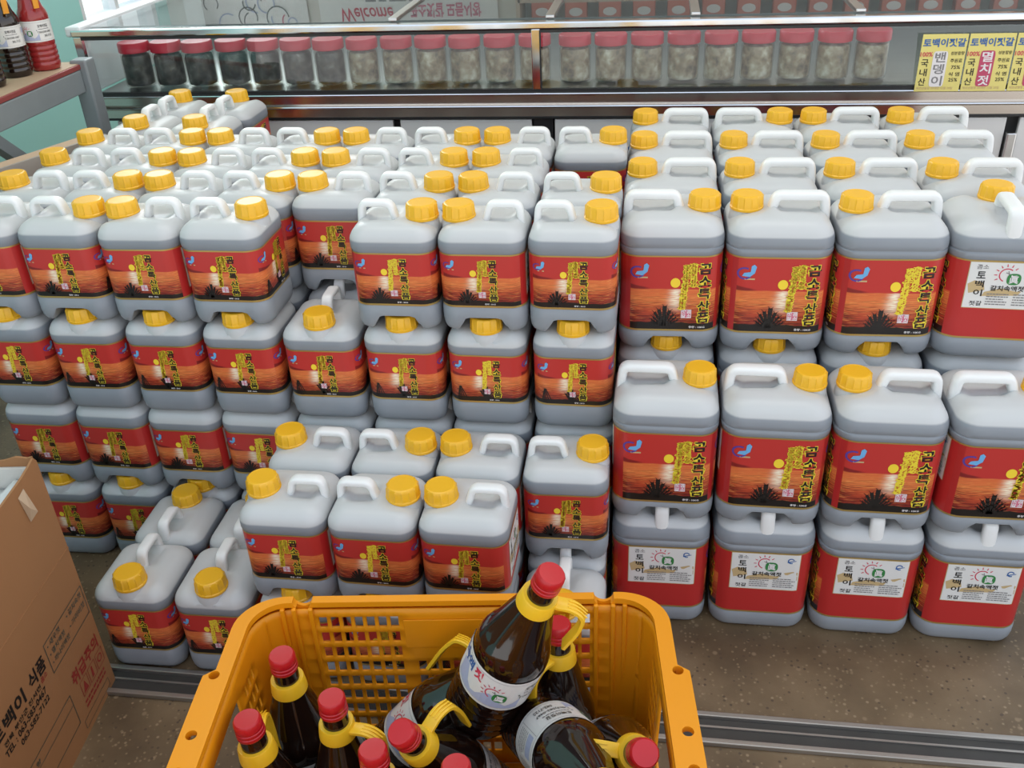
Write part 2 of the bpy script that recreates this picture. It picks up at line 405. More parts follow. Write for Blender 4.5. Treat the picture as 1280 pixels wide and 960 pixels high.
    def T(s, face): h = (s.W if face in (0, 2) else s.D) / 2 - .0008 - s.r; return h + PI * s.r / 4
    def label(s, mats, prints):
        """band of four faces: printed area plus gold edges, then the flat print on each face"""
        v, f, mi, uv = [], [], [], []; g = .030 * (s.zl1 - s.zl0) / .1
        gz = .0035
        zs = [s.zl0, s.zl0 + gz, s.zl1 - gz * .8, s.zl1]
        for face in range(4):
            T = s.T(face); half = (s.W if face in (0, 2) else s.D) / 2 - .0008 - s.r
            ts = [-T + (T - half) * k / 4 for k in range(4)] + [-half + 2 * half * k / 2 for k in range(3)] + [half + (T - half) * k / 4 for k in range(1, 5)]
            b = len(v)
            for t in ts:
                for z in zs: v.append(s.wrap(face, t, z, 0.0))
            for i in range(len(ts) - 1):
                for j in range(3):
                    f.append((b + i * 4 + j, b + i * 4 + 4 + j, b + i * 4 + 5 + j, b + i * 4 + 1 + j)); mi.append(0 if j != 1 else 1 + mats[face])
                    u0, u1 = (ts[i] + T) / (2 * T), (ts[i + 1] + T) / (2 * T); v0, v1 = [(0, .0), (.0, 1.0), (1.0, 1.0)][j]
                    uv.append([(u0, v0), (u1, v0), (u1, v1), (u0, v1)])
        nuv = len(f)
        base = 1 + 3
        for face, pr in prints:
            pr.place(v, f, mi, lambda x, y, o, face=face: s.wrap(face, (x - .5) * 2 * s.T(face), s.zl0 + gz + y * (s.zl1 - s.zl0 - 1.8 * gz), .00015 + o), base)
        uv += [[(.5, .9)] * len(q) for q in f[nuv:]]
        used = sorted(set(mi)); allm = [Mt['gold'], s.msun, s.msea, Mt['red']] + [Mt[k] for k in INK]
        rm = {k: i for i, k in enumerate(used)}
        m = mesh('label', v, f, [allm[k] for k in used], [rm[k] for k in mi], True, uv); return m
    def sticker(s, u0, v0, u1, v1):
        """white paper label on the handle end; print coordinates in metres from its centre"""
        face = 1; T = s.T(face); w = (u1 - u0) * 2 * T; h = (v1 - v0) * (s.zl1 - s.zl0); cx = ((u0 + u1) / 2 - .5) * 2 * T; cz = s.zl0 + (v0 + v1) / 2 * (s.zl1 - s.zl0)
        p = Print(); a, b = w / 2, h / 2
        p.rect(-a, -b, a, b, 'tan_ink', 0, 30); p.rect(-a + .0012, -b + .0012, a - .0012, b - .0012, 'paper', 1, 30)
        p.poly([(-a * .96, b * .05), (-a * .8, b * .2), (-a * .55, b * .12), (-a * .5, -b * .2), (-a * .9, -b * .35)], 'tan_ink', 2)
        p.poly([(-a * .5, -b * .28), (-a * .1, -b * .1), (a * .3, -b * .22), (a * .95, -b * .18), (a * .95, -b * .42), (a * .2, -b * .40), (-a * .55, -b * .46)], 'tan_ink', 2)
        p.poly([(a * .55, b * -.02), (a * .8, b * .08), (a * .95, b * .02), (a * .95, -b * .14), (a * .6, -b * .12)], 'tan_ink', 2)
        p.text('곰소', -a * .66, b * .78, a * .30, b * .18, 'grey_ink', 3)
        for i, ch in enumerate('토백이'): p.text(ch, -a * .66, b * (.44 - .38 * i), a * .22, b * .28, 'black', 3, .02)
        p.text('젓갈', -a * .66, -b * .78, a * .32, b * .20, 'black', 3)
        p.emblem(-a * .02, b * .46, min(a * .30, b * .48), 3)
        p.text('갈치속액젓', a * .06, -b * .10, a * .84, b * .22, 'black', 5, .02)
        p.arc(a * .72, b * .66, b * .12, 20, 300, b * .05, 'blue_ink', 3); p.stroke([(a * .62, b * .58), (a * .86, b * .68)], b * .06, b * .03, 'blue_ink', 3)
        p.lines(-a * .42, -b * .38, a * .18, 5, b * .11, b * .045, 'grey_ink', 4, 3); p.lines(a * .26, -b * .38, a * .9, 5, b * .11, b * .045, 'grey_ink', 4, 5)
        return print_mesh('sticker', p, lambda x, y, o: s.wrap(face, cx + x, cz + y, .0003 + o))

def sunset_print(f, big, hut):
    """f maps the layout's horizontal fraction to the face"""
    p = Print(); rnd = random.Random(5)
    q = f(1) - f(0)
    X = lambda u: f(u)
    # bird-like emblem in blue with a violet swoosh
    cx, cy = X(.17), .80
    sc = q * .10
    for k in range(10): pass
    p.arc(cx - sc * .25, cy, sc * .72, 60, 330, sc * .22, 'violet_ink', 1, 12)
    p.poly([(cx - sc * .5, cy - .035), (cx + sc * .3, cy - .045), (cx + sc * .75, cy + .0), (cx + sc * .7, cy + .06), (cx + sc * .3, cy + .02), (cx - sc * .3, cy + .008)], 'sky_ink', 2)
    p.poly([(cx + sc * .35, cy + .01), (cx + sc * .78, cy + .0), (cx + sc * .95, cy + .09), (cx + sc * .7, cy + .12), (cx + sc * .42, cy + .10)], 'sky_ink', 3)
    p.rect(cx - sc * .2, cy - .085, cx + sc * .85, cy - .065, 'tan_ink', 1)
    p.disc(X(.55), .655, .052 * q, .066, 'sun_ink', 2, 24)
    # two columns of dense yellow brush lettering
    for (u, top, bot, n) in ((.668, .90, .28, 10), (.742, .92, .60, 5)):
        for i in range(n):
            y = top - (top - bot) * (i + .5) / n; hh = (top - bot) / n
            uu = X(u) - (i * .004 if u < .7 else 0) * q
            p.disc(uu, y, rnd.uniform(.031, .043) * q, hh * .60, 'yellow_ink', 2, 10, 3)
            for k in range(6):
                p.stroke([(uu + rnd.uniform(-.052, .0) * q, y + rnd.uniform(-.6, .6) * hh), (uu + rnd.uniform(.0, .052) * q, y + rnd.uniform(-.6, .6) * hh)], .012 * q, .008 * q, 'yellow_ink', 2)
            for k in range(4): 
                xx, yy = uu + rnd.uniform(-.022, .022) * q, y + rnd.uniform(-.4, .4) * hh; p.stroke([(xx - .008 * q, yy), (xx + .008 * q, yy + .008)], .009 * q, .005 * q, 'red', 3)
    # square seal
    sx0, sx1 = X(.625), X(.735); p.rect(sx0, .165, sx1, .285, 'white_ink', 2); p.rect(sx0 + .006 * q, .172, sx1 - .006 * q, .278, 'pink_ink', 3)
    for ch, a, b in (('젓', .25, .75), ('갈', .25, .27), ('곰', .75, .75), ('소', .75, .27)): p.text(ch, sx0 + (sx1 - sx0) * a, .165 + .12 * b, (sx1 - sx0) * .38, .046, 'white_ink', 4, .03)
    for i, ch in enumerate('곰소특산품'):
        p.text(ch, X(.862), .845 - .168 * i, .125 * q, .136, 'black', 4, .028, ('yellow_ink', .075))
    p.text('중량 : 10KG' if big else '중량 : 5KG', X(.80), .040, .17 * q, .030, 'white_ink', 4, .02)
    # dark driftwood fan on the shore
    fx = .66 if hut else .44
    for a, l, w in ((165, .12, .02), (150, .16, .026), (135, .17, .03), (120, .22, .04), (105, .24, .05), (88, .28, .06), (72, .23, .045), (55, .20, .03), (40, .19, .024), (25, .18, .02)):
        if hut and a > 125: continue
        c, d = math.cos(R(a)), math.sin(R(a)); b0 = X(fx) + c * .02 * q
        pts = [(b0, .05), (b0 + c * l * .5 * q * .8, .05 + d * l * .5), (b0 + c * l * q * .8, .05 + d * l)]
        p.stroke(pts, w * q * .5, w * q * .8, 'black', 2)
        for k in (.45, .7, .95):
            ex, ey = b0 + c * l * k * q * .8, .05 + d * l * k; p.stroke([(ex, ey), (ex + math.cos(R(a + 45)) * .04 * q, ey + .04)], .010 * q, .004 * q, 'black', 2); p.stroke([(ex, ey), (ex + math.cos(R(a - 45)) * .04 * q, ey + .035)], .010 * q, .004 * q, 'black', 2)
    if hut:
        hx = X(.20)
        for dx in (-.05, -.02, .02, .07, .12): p.stroke([(hx + dx * q, .05), (hx + dx * .15 * q, .34)], .020 * q, .012 * q, 'black', 2)
        for y in (.12, .19, .26): p.stroke([(hx - .05 * q, y), (hx + (.10 - y * .25) * q, y)], .008 * q, .008 * q, 'black', 2)
    return p

SMALL = Jug('small', .150, .143, .1905, .028, .049, .147, .1665, .0447, (.0640, .004, .021, .0125, .012, .0268))
BIG = Jug('large', .181, .179, .2469, .036, .040, .186, .222, .056, (.0790, -.012, .025, .0165, .026, .0268))
SMALL.msun = SMALL.msea = sunset_mat('small_label_sunset', .40, -1)
BIG.msun = sunset_mat('large_label_sunset', .56, .07); BIG.msea = sunset_mat('large_label_end_sunset', .56, .07)

GS = 'small yellow-capped jugs in the stacks'; GB = 'large yellow-capped jugs in the stacks'
def jug_proto(J, big):
    fm = (lambda u: u) if big else (lambda u: .80 * u - .040)
    fr = sunset_print(fm, big, False); hu = sunset_print(fm, big, True)
    lab = J.label([0, 2, 0, 0] if big else [0, 2, 0, 0], [(0, fr), (2, fr), (3, hu)])
    root = empty('large_jug' if big else 'small_jug')
    obj('body', J.body(), root); obj('cap', J.cap(), root); obj('handle', J.handle_mesh(), root)
    lo = obj('label', lab, root)
    st = obj('sticker', J.sticker(.14, .40, .90, .985) if big else J.sticker(.13, .16, .86, .95), lo); st['label'] = 'white paper sticker'
    return root
PS, PB = jug_proto(SMALL, False), jug_proto(BIG, True)
_first = {}
jr = random.Random(11)
def put_jug(big, x, y, layer, orient, label, group=None, drz=None, dx=0, dy=0):
    """orient: L cap left, R cap right, F cap to the front, B cap to the back"""
    proto = PB if big else PS; J = BIG if big else SMALL
    o = proto if big not in _first else copy_tree(proto); _first[big] = 1
    rz = {'L': 0, 'R': PI, 'F': PI / 2, 'B': -PI / 2}[orient] + (R(jr.uniform(-.9, .9)) if drz is None else R(drz))
    o.location = (x + dx, y + dy, layer * J.P); o.rotation_euler = (0, 0, rz)
    tag(o, label, 'jug'); 
    if 'group' in o: del o['group']
    o['group'] = group or (GB if big else GS)
    return o
ORD = ['first', 'second', 'third', 'fourth', 'fifth', 'sixth', 'seventh', 'eighth', 'ninth']
SIDE = {'L': 'cap at its left', 'R': 'cap at its right', 'F': 'cap at the front', 'B': 'handle end facing front'}
X0, Y0, SX, SY = -1.243, -0.1171, .1541, .1482
PAT = 'LRLRLRLR'
HID = 'small jug hidden inside the block under its top layer'
# top layer (row 0 lacks column 4, row 2 lacks column 7)
rown = ['front', 'second', 'third', 'fourth']
for row in range(4):
    cols = [c for c in range(8) if not (row == 0 and c == 4) and not (row == 2 and c == 7)]
    for i, c in enumerate(cols):
        put_jug(0, X0 + c * SX, Y0 + row * SY, 3, PAT[c], f'small jug, {SIDE[PAT[c]]}, {ORD[i]} from left in {rown[row]} row of top layer')
for i, (x, y, o) in enumerate(((X0 + .004, .490, 'F'), (X0 + .152, .488, 'F'), (X0 + .005, .643, 'B'), (X0 + .156, .643, 'B'))):
    put_jug(0, x, y, 3, o, ('small jug turned end-on at the back left, cap nearest the showcase, ' if o == 'B' else 'small jug turned end-on behind the fourth row, cap in front, ') + ('left of two' if i % 2 == 0 else 'right of two'))
    for l in range(3): put_jug(0, x, y, l, 'FLF'[l] if l != 2 else 'L', HID, 'hidden small jugs inside the block')
for row in range(4):
    for c in range(8):
        x, y = X0 + c * SX, Y0 + row * SY
        for l, o in ((2, 'F'), (1, 'L'), (0, 'F')):
            vis = row == 0
            if row == 1 and l == 2 and c == 4:
                put_jug(0, x, y, l, 'B', 'small jug end-on below the gap in the top layer, only its handle showing'); continue
            if not vis or (l < 2 and c in (5, 6, 7) and l == 0) or (l == 0 and c > 3): put_jug(0, x, y, l, o, HID, 'hidden small jugs inside the block'); continue
            nm = {2: 'third', 1: 'second', 0: 'bottom'}[l]
            extra = ', uncovered' if (l == 2 and c == 4) else ''
            put_jug(0, x, y, l, o, f'small jug, {ORD[c]} from left in front of the {nm} layer from the floor{extra}')
# lower jugs stepped out in front
YA, YF1, YF2 = -.2630, -.2630, -.4085
for i, c in enumerate((4, 5, 6, 7)):
    x = -1.2477 + c * SX; o = PAT[c]
    put_jug(0, x, YF1, 1, o, f'small jug, {SIDE[o]}, {ORD[i]} from left in low stack rear row')
    if c == 7: put_jug(0, x, YF1, 0, 'B', 'small jug on the floor under the rightmost low stack, handle end facing front')
    else: put_jug(0, x, YF1, 0, 'F', 'small jug hidden under the low middle stack', 'hidden small jugs under the low middle stack')
for i, c in enumerate((4, 5, 6)):
    x = -1.2456 + c * SX; o = PAT[c]
    put_jug(0, x, YF2, 1, o, f'small jug, {SIDE[o]}, {ORD[i]} from left in low stack front row')
    put_jug(0, x, YF2, 0, 'F', 'small jug hidden under the low middle stack', 'hidden small jugs under the low middle stack')
put_jug(0, -.1650, -.4085, 0, 'F', 'small jug on the floor behind the crate, cap in front, right of the low stack')
put_jug(0, -.9436, -.4115, 0, 'F', 'small jug on the floor, cap in front, nearest the cardboard box', drz=1)
put_jug(0, -.7900, -.4105, 0, 'F', 'small jug on the floor, cap in front, partly behind the crate left corner', drz=1)
put_jug(0, -.9420, -.2610, 0, 'B', 'small jug on the floor with its handle nearest, behind the leftmost floor jug', drz=1)
put_jug(0, -.7880, -.2610, 0, 'B', 'small jug on the floor, handle nearest, mostly hidden by the low middle stack', drz=0)
# large jugs at the right
BP, BS = .185, .1841
ORI = {0: 'RLLB', 1: 'LLLL', 2: 'LLLL', 3: 'LRLL'}
HB = 'large jug hidden inside the right block'
for row in range(4):
    for c in range(4):
        o = ORI[row][c]; x, y = c * BP, row * BS
        nm = f'large jug, {SIDE[o]}, {ORD[c]} from left in {rown[row]} row of top layer'
        if row == 0 and c == 3: nm = 'large jug at the right end of top front row, white sticker facing out'
        put_jug(1, x, y, 2, o, nm, drz=(-3 if (row, c) == (0, 3) else None))
        if row == 0: put_jug(1, x, y, 1, 'F' if c < 3 else 'L', f'large jug mostly hidden under the {ORD[c]} jug of the top front row')
        else: put_jug(1, x, y, 1, 'F', HB, 'hidden large jugs inside the right block')
        put_jug(1, x, y, 0, 'L' if (row or c < 3) else 'F', HB, 'hidden large jugs inside the right block')
for c, o in enumerate('RRLR'):
    put_jug(1, c * BP, -.1850, 1, o, f'large jug, {SIDE[o] if c < 3 else "cap out of frame"}, {ORD[c]} from left in the front stack upper row')
    put_jug(1, c * BP + .002 * c, -.1850, 0, 'B', f'large jug with white sticker on the floor, {ORD[c]} from left in the bottom row', drz=(.7 - .5 * c))

# ------------------------------------------------------------------ setting
Mt['floor'] = mat('terrazzo_floor', (.2, .15, .1), .5, ramp=[(0.30, (.075, .048, .024)), (.5, (.150, .100, .052)), (.68, (.215, .148, .082))], nscale=5, bump=.25, bscale=140)
def speckle(m):
    N = m.node_tree.nodes; L = m.node_tree.links; p = N['Principled BSDF']; src = p.inputs['Base Color'].links[0].from_socket
    t = N.new('ShaderNodeTexCoord'); col = src
    for sc, th, c in ((40, .17, (.235, .165, .095)), (75, .20, (.27, .195, .115)), (130, .30, (.22, .155, .085)), (95, .24, (.085, .056, .032))):
        v = N.new('ShaderNodeTexVoronoi'); v.inputs['Scale'].default_value = sc; L.new(t.outputs['Object'], v.inputs['Vector'])
        n = N.new('ShaderNodeSeparateColor'); L.new(v.outputs['Color'], n.inputs[0])
        a = N.new('ShaderNodeMath'); a.operation = 'LESS_THAN'; L.new(n.outputs[0], a.inputs[0]); a.inputs[1].default_value = .30
        r = N.new('ShaderNodeMapRange'); r.inputs['From Min'].default_value = th + .05; r.inputs['From Max'].default_value = th - .05; L.new(v.outputs['Distance'], r.inputs[0])
        k = N.new('ShaderNodeMath'); k.operation = 'MULTIPLY'; L.new(a.outputs[0], k.inputs[0]); L.new(r.outputs[0], k.inputs[1])
        mx = N.new('ShaderNodeMix'); mx.data_type = 'RGBA'; L.new(k.outputs[0], mx.inputs['Factor']); L.new(col, mx.inputs['A']); mx.inputs['B'].default_value = (*c, 1); col = mx.outputs['Result']
    L.new(col, p.inputs['Base Color'])
speckle(Mt['floor'])
tag(MB().box((-.2, .3, -.05), (4.4, 5.4, .1)).build('floor', Mt['floor']), kind='structure')
Mt['mint'] = mat('mint_wall_paint', (.36, .70, .65), .6, noise=.05, nscale=3)
Mt['wall'] = mat('cream_wall_paint', (.62, .58, .52), .7, noise=.06, nscale=2)
Mt['frame'] = mat('window_frame_white', (.75, .77, .78), .4)
Mt['glass'] = glass_mat('clear_glass', (.93, .97, .97))
Mt['glass_front'] = glass_mat('showcase_glass', (.93, .96, .96), 1.75); Mt['ceil'] = mat('ceiling_paint', (.72, .72, .70), .8)
WX, WB = -2.4, 3.0
w = MB()    # left wall around the window opening (y 2.25..2.9, z .66..2.3)
w.box((WX - .05, -.075, 1.4), (.1, 4.65, 2.8)); w.box((WX - .05, 2.95, 1.4), (.1, .1, 2.8)); w.box((WX - .05, 2.575, .33), (.1, .65, .66)); w.box((WX - .05, 2.575, 2.55), (.1, .65, .5))
tag(w.build('wall_left', Mt['mint']), kind='structure')
win = tag(empty('window_1', (WX - .05, 2.575, 0)), kind='structure')
f = MB(); f.box((0, -.305, 1.48), (.08, .04, 1.64)); f.box((0, .305, 1.48), (.08, .04, 1.64)); f.box((0, 0, .68), (.08, .57, .04)); f.box((0, 0, 2.28), (.08, .57, .04)); f.box((0, 0, 1.48), (.06, .03, 1.56)); f.build('window_frame', Mt['frame'], win)
MB().box((0, 0, 1.48), (.006, .57, 1.56)).build('window_pane', Mt['glass'], win)
tag(MB().box((-.2, WB + .05, 1.4), (4.5, .1, 2.8)).build('wall_back', Mt['wall']), kind='structure')

tag(MB().box((-.2, 1.05, 2.85), (4.5, 4.1, .1)).build('ceiling', Mt['ceil']), kind='structure')
# sliding door track in the floor
Mt['track'] = mat('worn_aluminium', (.42, .40, .37), .38, metal=.85, noise=.25, nscale=9, stretch=(1, 12, 12))
Mt['track_dark'] = mat('dark_track_groove', (.045, .042, .038), .55, noise=.4, nscale=12)  # mottled groove colour, much darker than the lips
tk = tag(empty('door_track', (-.2, -.5225, 0)), 'grey metal sliding door track set in the speckled floor', 'track')
TL = 2.9
for yy in (.0275, -.0275): bevel(MB().box((0, yy, .005), (TL, .010, .010)).build('track_lip', Mt['track'], tk), .0015)
MB().box((0, 0, .0012), (TL, .045, .002)).build('track_groove', Mt['track_dark'], tk); MB().box((0, .004, .0035), (TL, .004, .004)).build('track_rail', Mt['track'], tk)

# ------------------------------------------------------------------ glass showcase
CY, CT, CX0, CX1, CB = .80, .915, -1.56, 1.25, 1.60
ztilt = 0.0
Mt['cab'] = mat('film_covered_steel', (.66, .66, .64), .35, noise=.05, nscale=2)
Mt['inner'] = mat('showcase_liner', (.17, .175, .175), .5)
Mt['film_blue'] = mat('blue_film_print', (.06, .12, .28), .5)
sc = tag(empty('glass_showcase', ((CX0 + CX1) / 2, CY, 0)), 'long glass-topped refrigerated showcase with chrome rails behind the jugs', 'showcase')
XW = CX1 - CX0; xl = lambda x: x - (CX0 + CX1) / 2
p = MB(); p.box((0, (CB - CY) / 2 + .03, .33), (XW - .06, CB - CY - .08, .66)); p.build('cabinet', Mt['inner'], sc)
for k, (a, b) in enumerate(((-1.50, -1.08), (-1.07, -.72), (-.70, -.35), (-.29, .08), (.09, .46), (.47, .81), (.84, 1.20))):
    bevel(MB().box((xl((a + b) / 2), .012, .355), (b - a, .012, .64)).build('front_panel', Mt['cab'], sc), .002)
pr = Print()
for x, z, a, l in ((-1.02, .60, 40, .14), (-.80, .59, 38, .13), (-.57, .62, 35, .12), (-.10, .60, 36, .14), (-1.33, .60, -60, .12), (.95, .60, -58, .12), (-.4, .6, 35, .1)):
    pr.stroke([(x - math.cos(R(a)) * l / 2, z - math.sin(R(a)) * l / 2), (x + math.cos(R(a)) * l / 2, z + math.sin(R(a)) * l / 2)], .006, .006, 'blue_ink', 1)
pr.text('STEEL', .93, .615, .085, .022, 'blue_ink', 2, rot=R(-62))
obj('film_print', print_mesh('film_print', pr, lambda x, y, o: Vector((xl(x), .0052 - o, y))), sc)
MB().box((xl(-.32), .022, .355), (.05, .02, .64)).build('panel_gap', Mt['gasket'], sc)
bevel(MB().box((xl(.825), .002, .56), (.022, .02, .16)).build('door_handle', Mt['steel'], sc), .003)
Mt['mirror'] = mat('polished_steel_band', (.62, .56, .50), .22, metal=1.0)
MB().box((0, .026, .6815), (XW, .05, .006)).build('overhang_shadow', Mt['gasket'], sc)  # black strip painted in as the shadow below the overhang
MB().box((0, .012, .695), (XW, .02, .024)).build('lower_band', Mt['mirror'], sc)
bevel(MB().box((0, -.002, .7115), (XW, .016, .007)).build('lower_rail', Mt['chrome'], sc), .003)
MB().box((0, .010, .7265), (XW, .012, .024)).build('steel_band', Mt['mirror'], sc)
bevel(MB().box((0, -.001, .7425), (XW, .014, .006)).build('upper_rail', Mt['chrome'], sc), .0025)
MB().box((0, .004, .750), (XW, .012, .009)).build('gasket', Mt['gasket'], sc)
MB().box((0, .40, .740), (XW - .02, .78, .012)).build('display_floor', Mt['steel'], sc)
MB().box((0, .78, .83), (XW - .02, .012, .17)).build('rear_panel', Mt['inner'], sc)
for x in (CX0 + .01, -.333, .62 if False else CX1 - .01):
    bevel(MB().box((xl(x), 0.004, .826), (.022, .016, .146)).build('front_post', Mt['chrome'], sc), .002)
MB().box((xl(-.3215), -.003, .826), (.004, .004, .140)).build('post_gasket', Mt['gasket'], sc)
for a, b in ((CX0 + .022, -.345), (-.319, CX1 - .02)):
    MB().box((xl((a + b) / 2), .013, .826), (b - a, .004, .144), 0, Matrix.Rotation(R(-7), 3, 'X')).build('front_glass', Mt['glass_front'], sc)
bevel(MB().box((0, .010, CT - .008), (XW + .01, .030, .018)).build('top_rail', Mt['chrome'], sc), .004)
MB().box((0, .004, CT - .021), (XW, .014, .007)).build('top_gasket', Mt['gasket'], sc)
xs = [CX0, -.70, -.30, .055, .44, CX1]
for i in range(5):
    a, b = xs[i] + .004, xs[i + 1] - .004
    MB().box((xl((a + b) / 2), .02 + .39, CT + .001 + .0012 * (i % 2)), (b - a, .76, .006)).build('top_glass', Mt['glass'], sc)
for x in xs[1:-1]: bevel(MB().box((xl(x), .41, CT + .007), (.022, .76, .008)).build('glass_trim', Mt['steel'], sc), .002)
bevel(MB().box((xl(CX0), .40, CT - .004), (.045, .80, .026)).build('side_rail', Mt['frame'], sc), .006)
bevel(MB().box((xl(CX0), .40, CT - .09), (.02, .78, .15)).build('side_panel', Mt['frame'], sc), .004)

# yellow price cards on the front glass
Mt['card'] = mat('yellow_card', (.76, .65, .20), .45, noise=.03)
Mt['magenta'] = mat('magenta_card', (.50, .06, .13), .45)
INK += ['card', 'magenta']; II = {k: i for i, k in enumerate(INK)}
def price_card(x0, mid, ink, label):
    c = tag(empty('price_card', (x0 + .052, CY - .0085, .742)), label, 'sign', 'yellow price cards on the showcase glass')
    MB().box((0, 0, .0655), (.101, .002, .131)).build('card', Mt['card'], c)
    p = Print(); w, h = .053, .131
    p.text('토백이젓갈', .0, .112, .094, .018, 'lav_ink' if False else 'blue_ink', 2, .03)
    p.text('100%', -.036, .086, .027, .010, 'crimson_ink', 2, .02)
    for i, ch in enumerate('국내산'): p.text(ch, -.037, .066 - .0215 * i, .016, .017, 'black', 2)
    p.disc(-.004, .052, .0165, .041, ink, 2, 24, 8)
    for i, ch in enumerate(mid): p.text(ch, -.004, .079 - .027 * i, .023, .022, 'white_ink' if ink == 'magenta' else 'grey_ink', 3, .02)
    p.text('성분함량', .033, .088, .030, .008, 'black', 2); p.text('주원료', .033, .071, .026, .009, 'black', 2); p.text('75%', .034, .056, .020, .008, 'black', 2)
    p.text('식 염', .033, .040, .024, .009, 'black', 2); p.text('25%', .033, .027, .020, .008, 'black', 2)
    p.text('제조년월일 2018년 12월 20일', -.006, .008, .082, .006, 'tan_ink', 2)
    obj('lettering', print_mesh('lettering', p, lambda x, y, o: Vector((x, -.0012 - o, y))), c)
price_card(.578, '밴뎅이', 'white_ink', 'yellow price card on the glass with a white centre strip, leftmost')
price_card(.683, '멸치젓', 'magenta', 'yellow price card with a magenta centre strip, second from left')
price_card(.788, '새우젓', 'magenta', 'yellow price card cut off by the right edge of the picture')

# jars in the showcase
Mt['lid'] = mat('red_lid_plastic', (.55, .018, .045), .35)
Mt['jar_glass'] = glass_mat('jar_glass', (.86, .86, .83), 1.45)
Mt['seafood'] = mat('salted_seafood', (.3, .24, .17), .45, ramp=[(.30, (.10, .07, .05)), (.46, (.34, .25, .16)), (.58, (.52, .43, .31)), (.72, (.75, .70, .60))], nscale=42, bump=.6, bscale=60)
Mt['seafood_dark'] = mat('dark_salted_fish', (.1, .09, .08), .4, ramp=[(.35, (.018, .018, .02)), (.52, (.07, .065, .06)), (.66, (.16, .15, .14)), (.76, (.50, .50, .50))], nscale=38, bump=.6, bscale=60)
def jar_proto():
    t = empty('seafood_jar')
    g = MB().lathe([(.034, .002), (.0395, .004), (.041, .012), (.041, .084), (.038, .094), (.0365, .098)], 28).build('glass', Mt['jar_glass'], t, 40)
    c = MB(); rn = random.Random(3)
    c.lathe([(.030, .0045), (.0375, .008), (.0385, .016), (.0385, .076), (.036, .085), (.018, .089), (.004, .090)], 28, 0, None, lambda i, k: 1 - .03 * rn.random()); c.build('contents', Mt['seafood'], t, 60)
    MB().lathe([(.0385, .092), (.0415, .094), (.0415, .116), (.0395, .119), (.030, .1192), (.004, .1192)], 48, 0, None, lambda i, k: 1.012 if (i in (1, 2) and k % 2) else 1.0).build('lid', Mt['lid'], t, 40)
    return t
jp = jar_proto(); n = 0; jj = random.Random(4)
pale = bpy.data.meshes['contents']; dark = pale.copy(); dark.materials[0] = Mt['seafood_dark']
def put_jar(x, y, dk, label):
    global n
    j = jp if n == 0 else copy_tree(jp); n += 1
    for ch in j.children:
        if ch.name.startswith('contents'): ch.data = dark if dk else pale
    j.location = (x, y, .7465); j.rotation_euler = (0, 0, jj.uniform(0, 6)); tag(j, label, 'jar', 'red-lidded jars in the showcase')
k = 0
for i in range(13):
    put_jar(-1.44 + i * .0925 - .02, .915 + jj.uniform(-.006, .006), i < 7, f'red-lidded jar of salted seafood, {["first","second","third","fourth","fifth","sixth","seventh","eighth","ninth","tenth","eleventh","twelfth","thirteenth"][i]} from left, left of the chrome post')
for i in range(9):
    put_jar(-.245 + i * .0925, .915 + jj.uniform(-.006, .006), False, f'red-lidded jar of salted seafood, {ORD[i]} from the chrome post towards the right')

# things on the far wall that the glass top mirrors
bn = tag(empty('welcome_banner', (-1.2, WB - .006, 1.08)), 'pale banner on the far wall mirrored in the glass top', 'banner')
MB().box((0, 0, .13), (.86, .004, .26)).build('cloth', Mt['paper'], bn)
p = Print(); p.text('Welcome', -.20, .17, .26, .06, 'crimson_ink', 2, .01, skew=.2); p.text('곰소젓갈 모듬시장', .18, .16, .34, .06, 'pink_ink', 2, .03); p.lines(-.2, .10, .36, 2, .03, .015, 'grey_ink', 2, 9)
obj('lettering', print_mesh('lettering', p, lambda x, y, o: Vector((x, -.0025 - o, y)), .0006), bn)
po = tag(empty('pale_poster', (-2.0, WB - .006, 1.05)), 'white poster with faint pink drawing on the far wall mirrored in the glass', 'poster')
MB().box((0, 0, .15), (.62, .004, .30)).build('sheet', Mt['paper'], po)
p = Print(); rr = random.Random(2)
for q in range(14): p.arc(rr.uniform(-.25, .25), rr.uniform(.06, .24), rr.uniform(.02, .06), rr.uniform(0, 180), rr.uniform(200, 400), .006, rr.choice(['pink_ink', 'grey_ink', 'lav_ink']), 2)
obj('drawing', print_mesh('drawing', p, lambda x, y, o: Vector((x, -.0025 - o, y)), .0006), po)
Mt['pack'] = mat('orange_red_pack', (.60, .15, .08), .4, noise=.1); Mt['board'] = mat('pale_wood_board', (.50, .38, .28), .5, noise=.1, nscale=4, stretch=(1, 8, 8))
sh = tag(empty('wall_shelf', (.45, WB - .10, 0)), 'wooden wall shelf with packets mirrored in the right part of the glass top', 'shelf')
for z in (1.06, 1.19, 1.32): MB().box((0, 0, z - .008), (2.2, .19, .014)).build('shelf_board', Mt['board'], sh)
for x in (-1.1, 1.1): MB().box((x, 0, 1.20), (.018, .19, .40)).build('side_board', Mt['board'], sh)
pk0 = None
for z in (1.0605, 1.1905):
    for i in range(14):
        if pk0 is None:
            pk0 = empty('sauce_pack'); bevel(MB().box((0, 0, .045), (.10, .06, .09)).build('carton', Mt['pack'], pk0), .006); MB().lathe([(.030, -.001), (.030, .001)], 20, 0, Matrix.Translation((0, -.031, .05)) @ Matrix.Rotation(PI / 2, 4, 'X') @ Matrix.Scale(.6, 4, (0, 1, 0))).build('oval_label', Mt['paper'], pk0); o = pk0
        else: o = copy_tree(pk0)
        o.location = (.45 - 1.0 + i * .152, WB - .09, z - .001 + .0005); tag(o, 'red sauce packet with a pale oval label on the far wall shelf', 'packet', 'red packets on the far wall shelf')

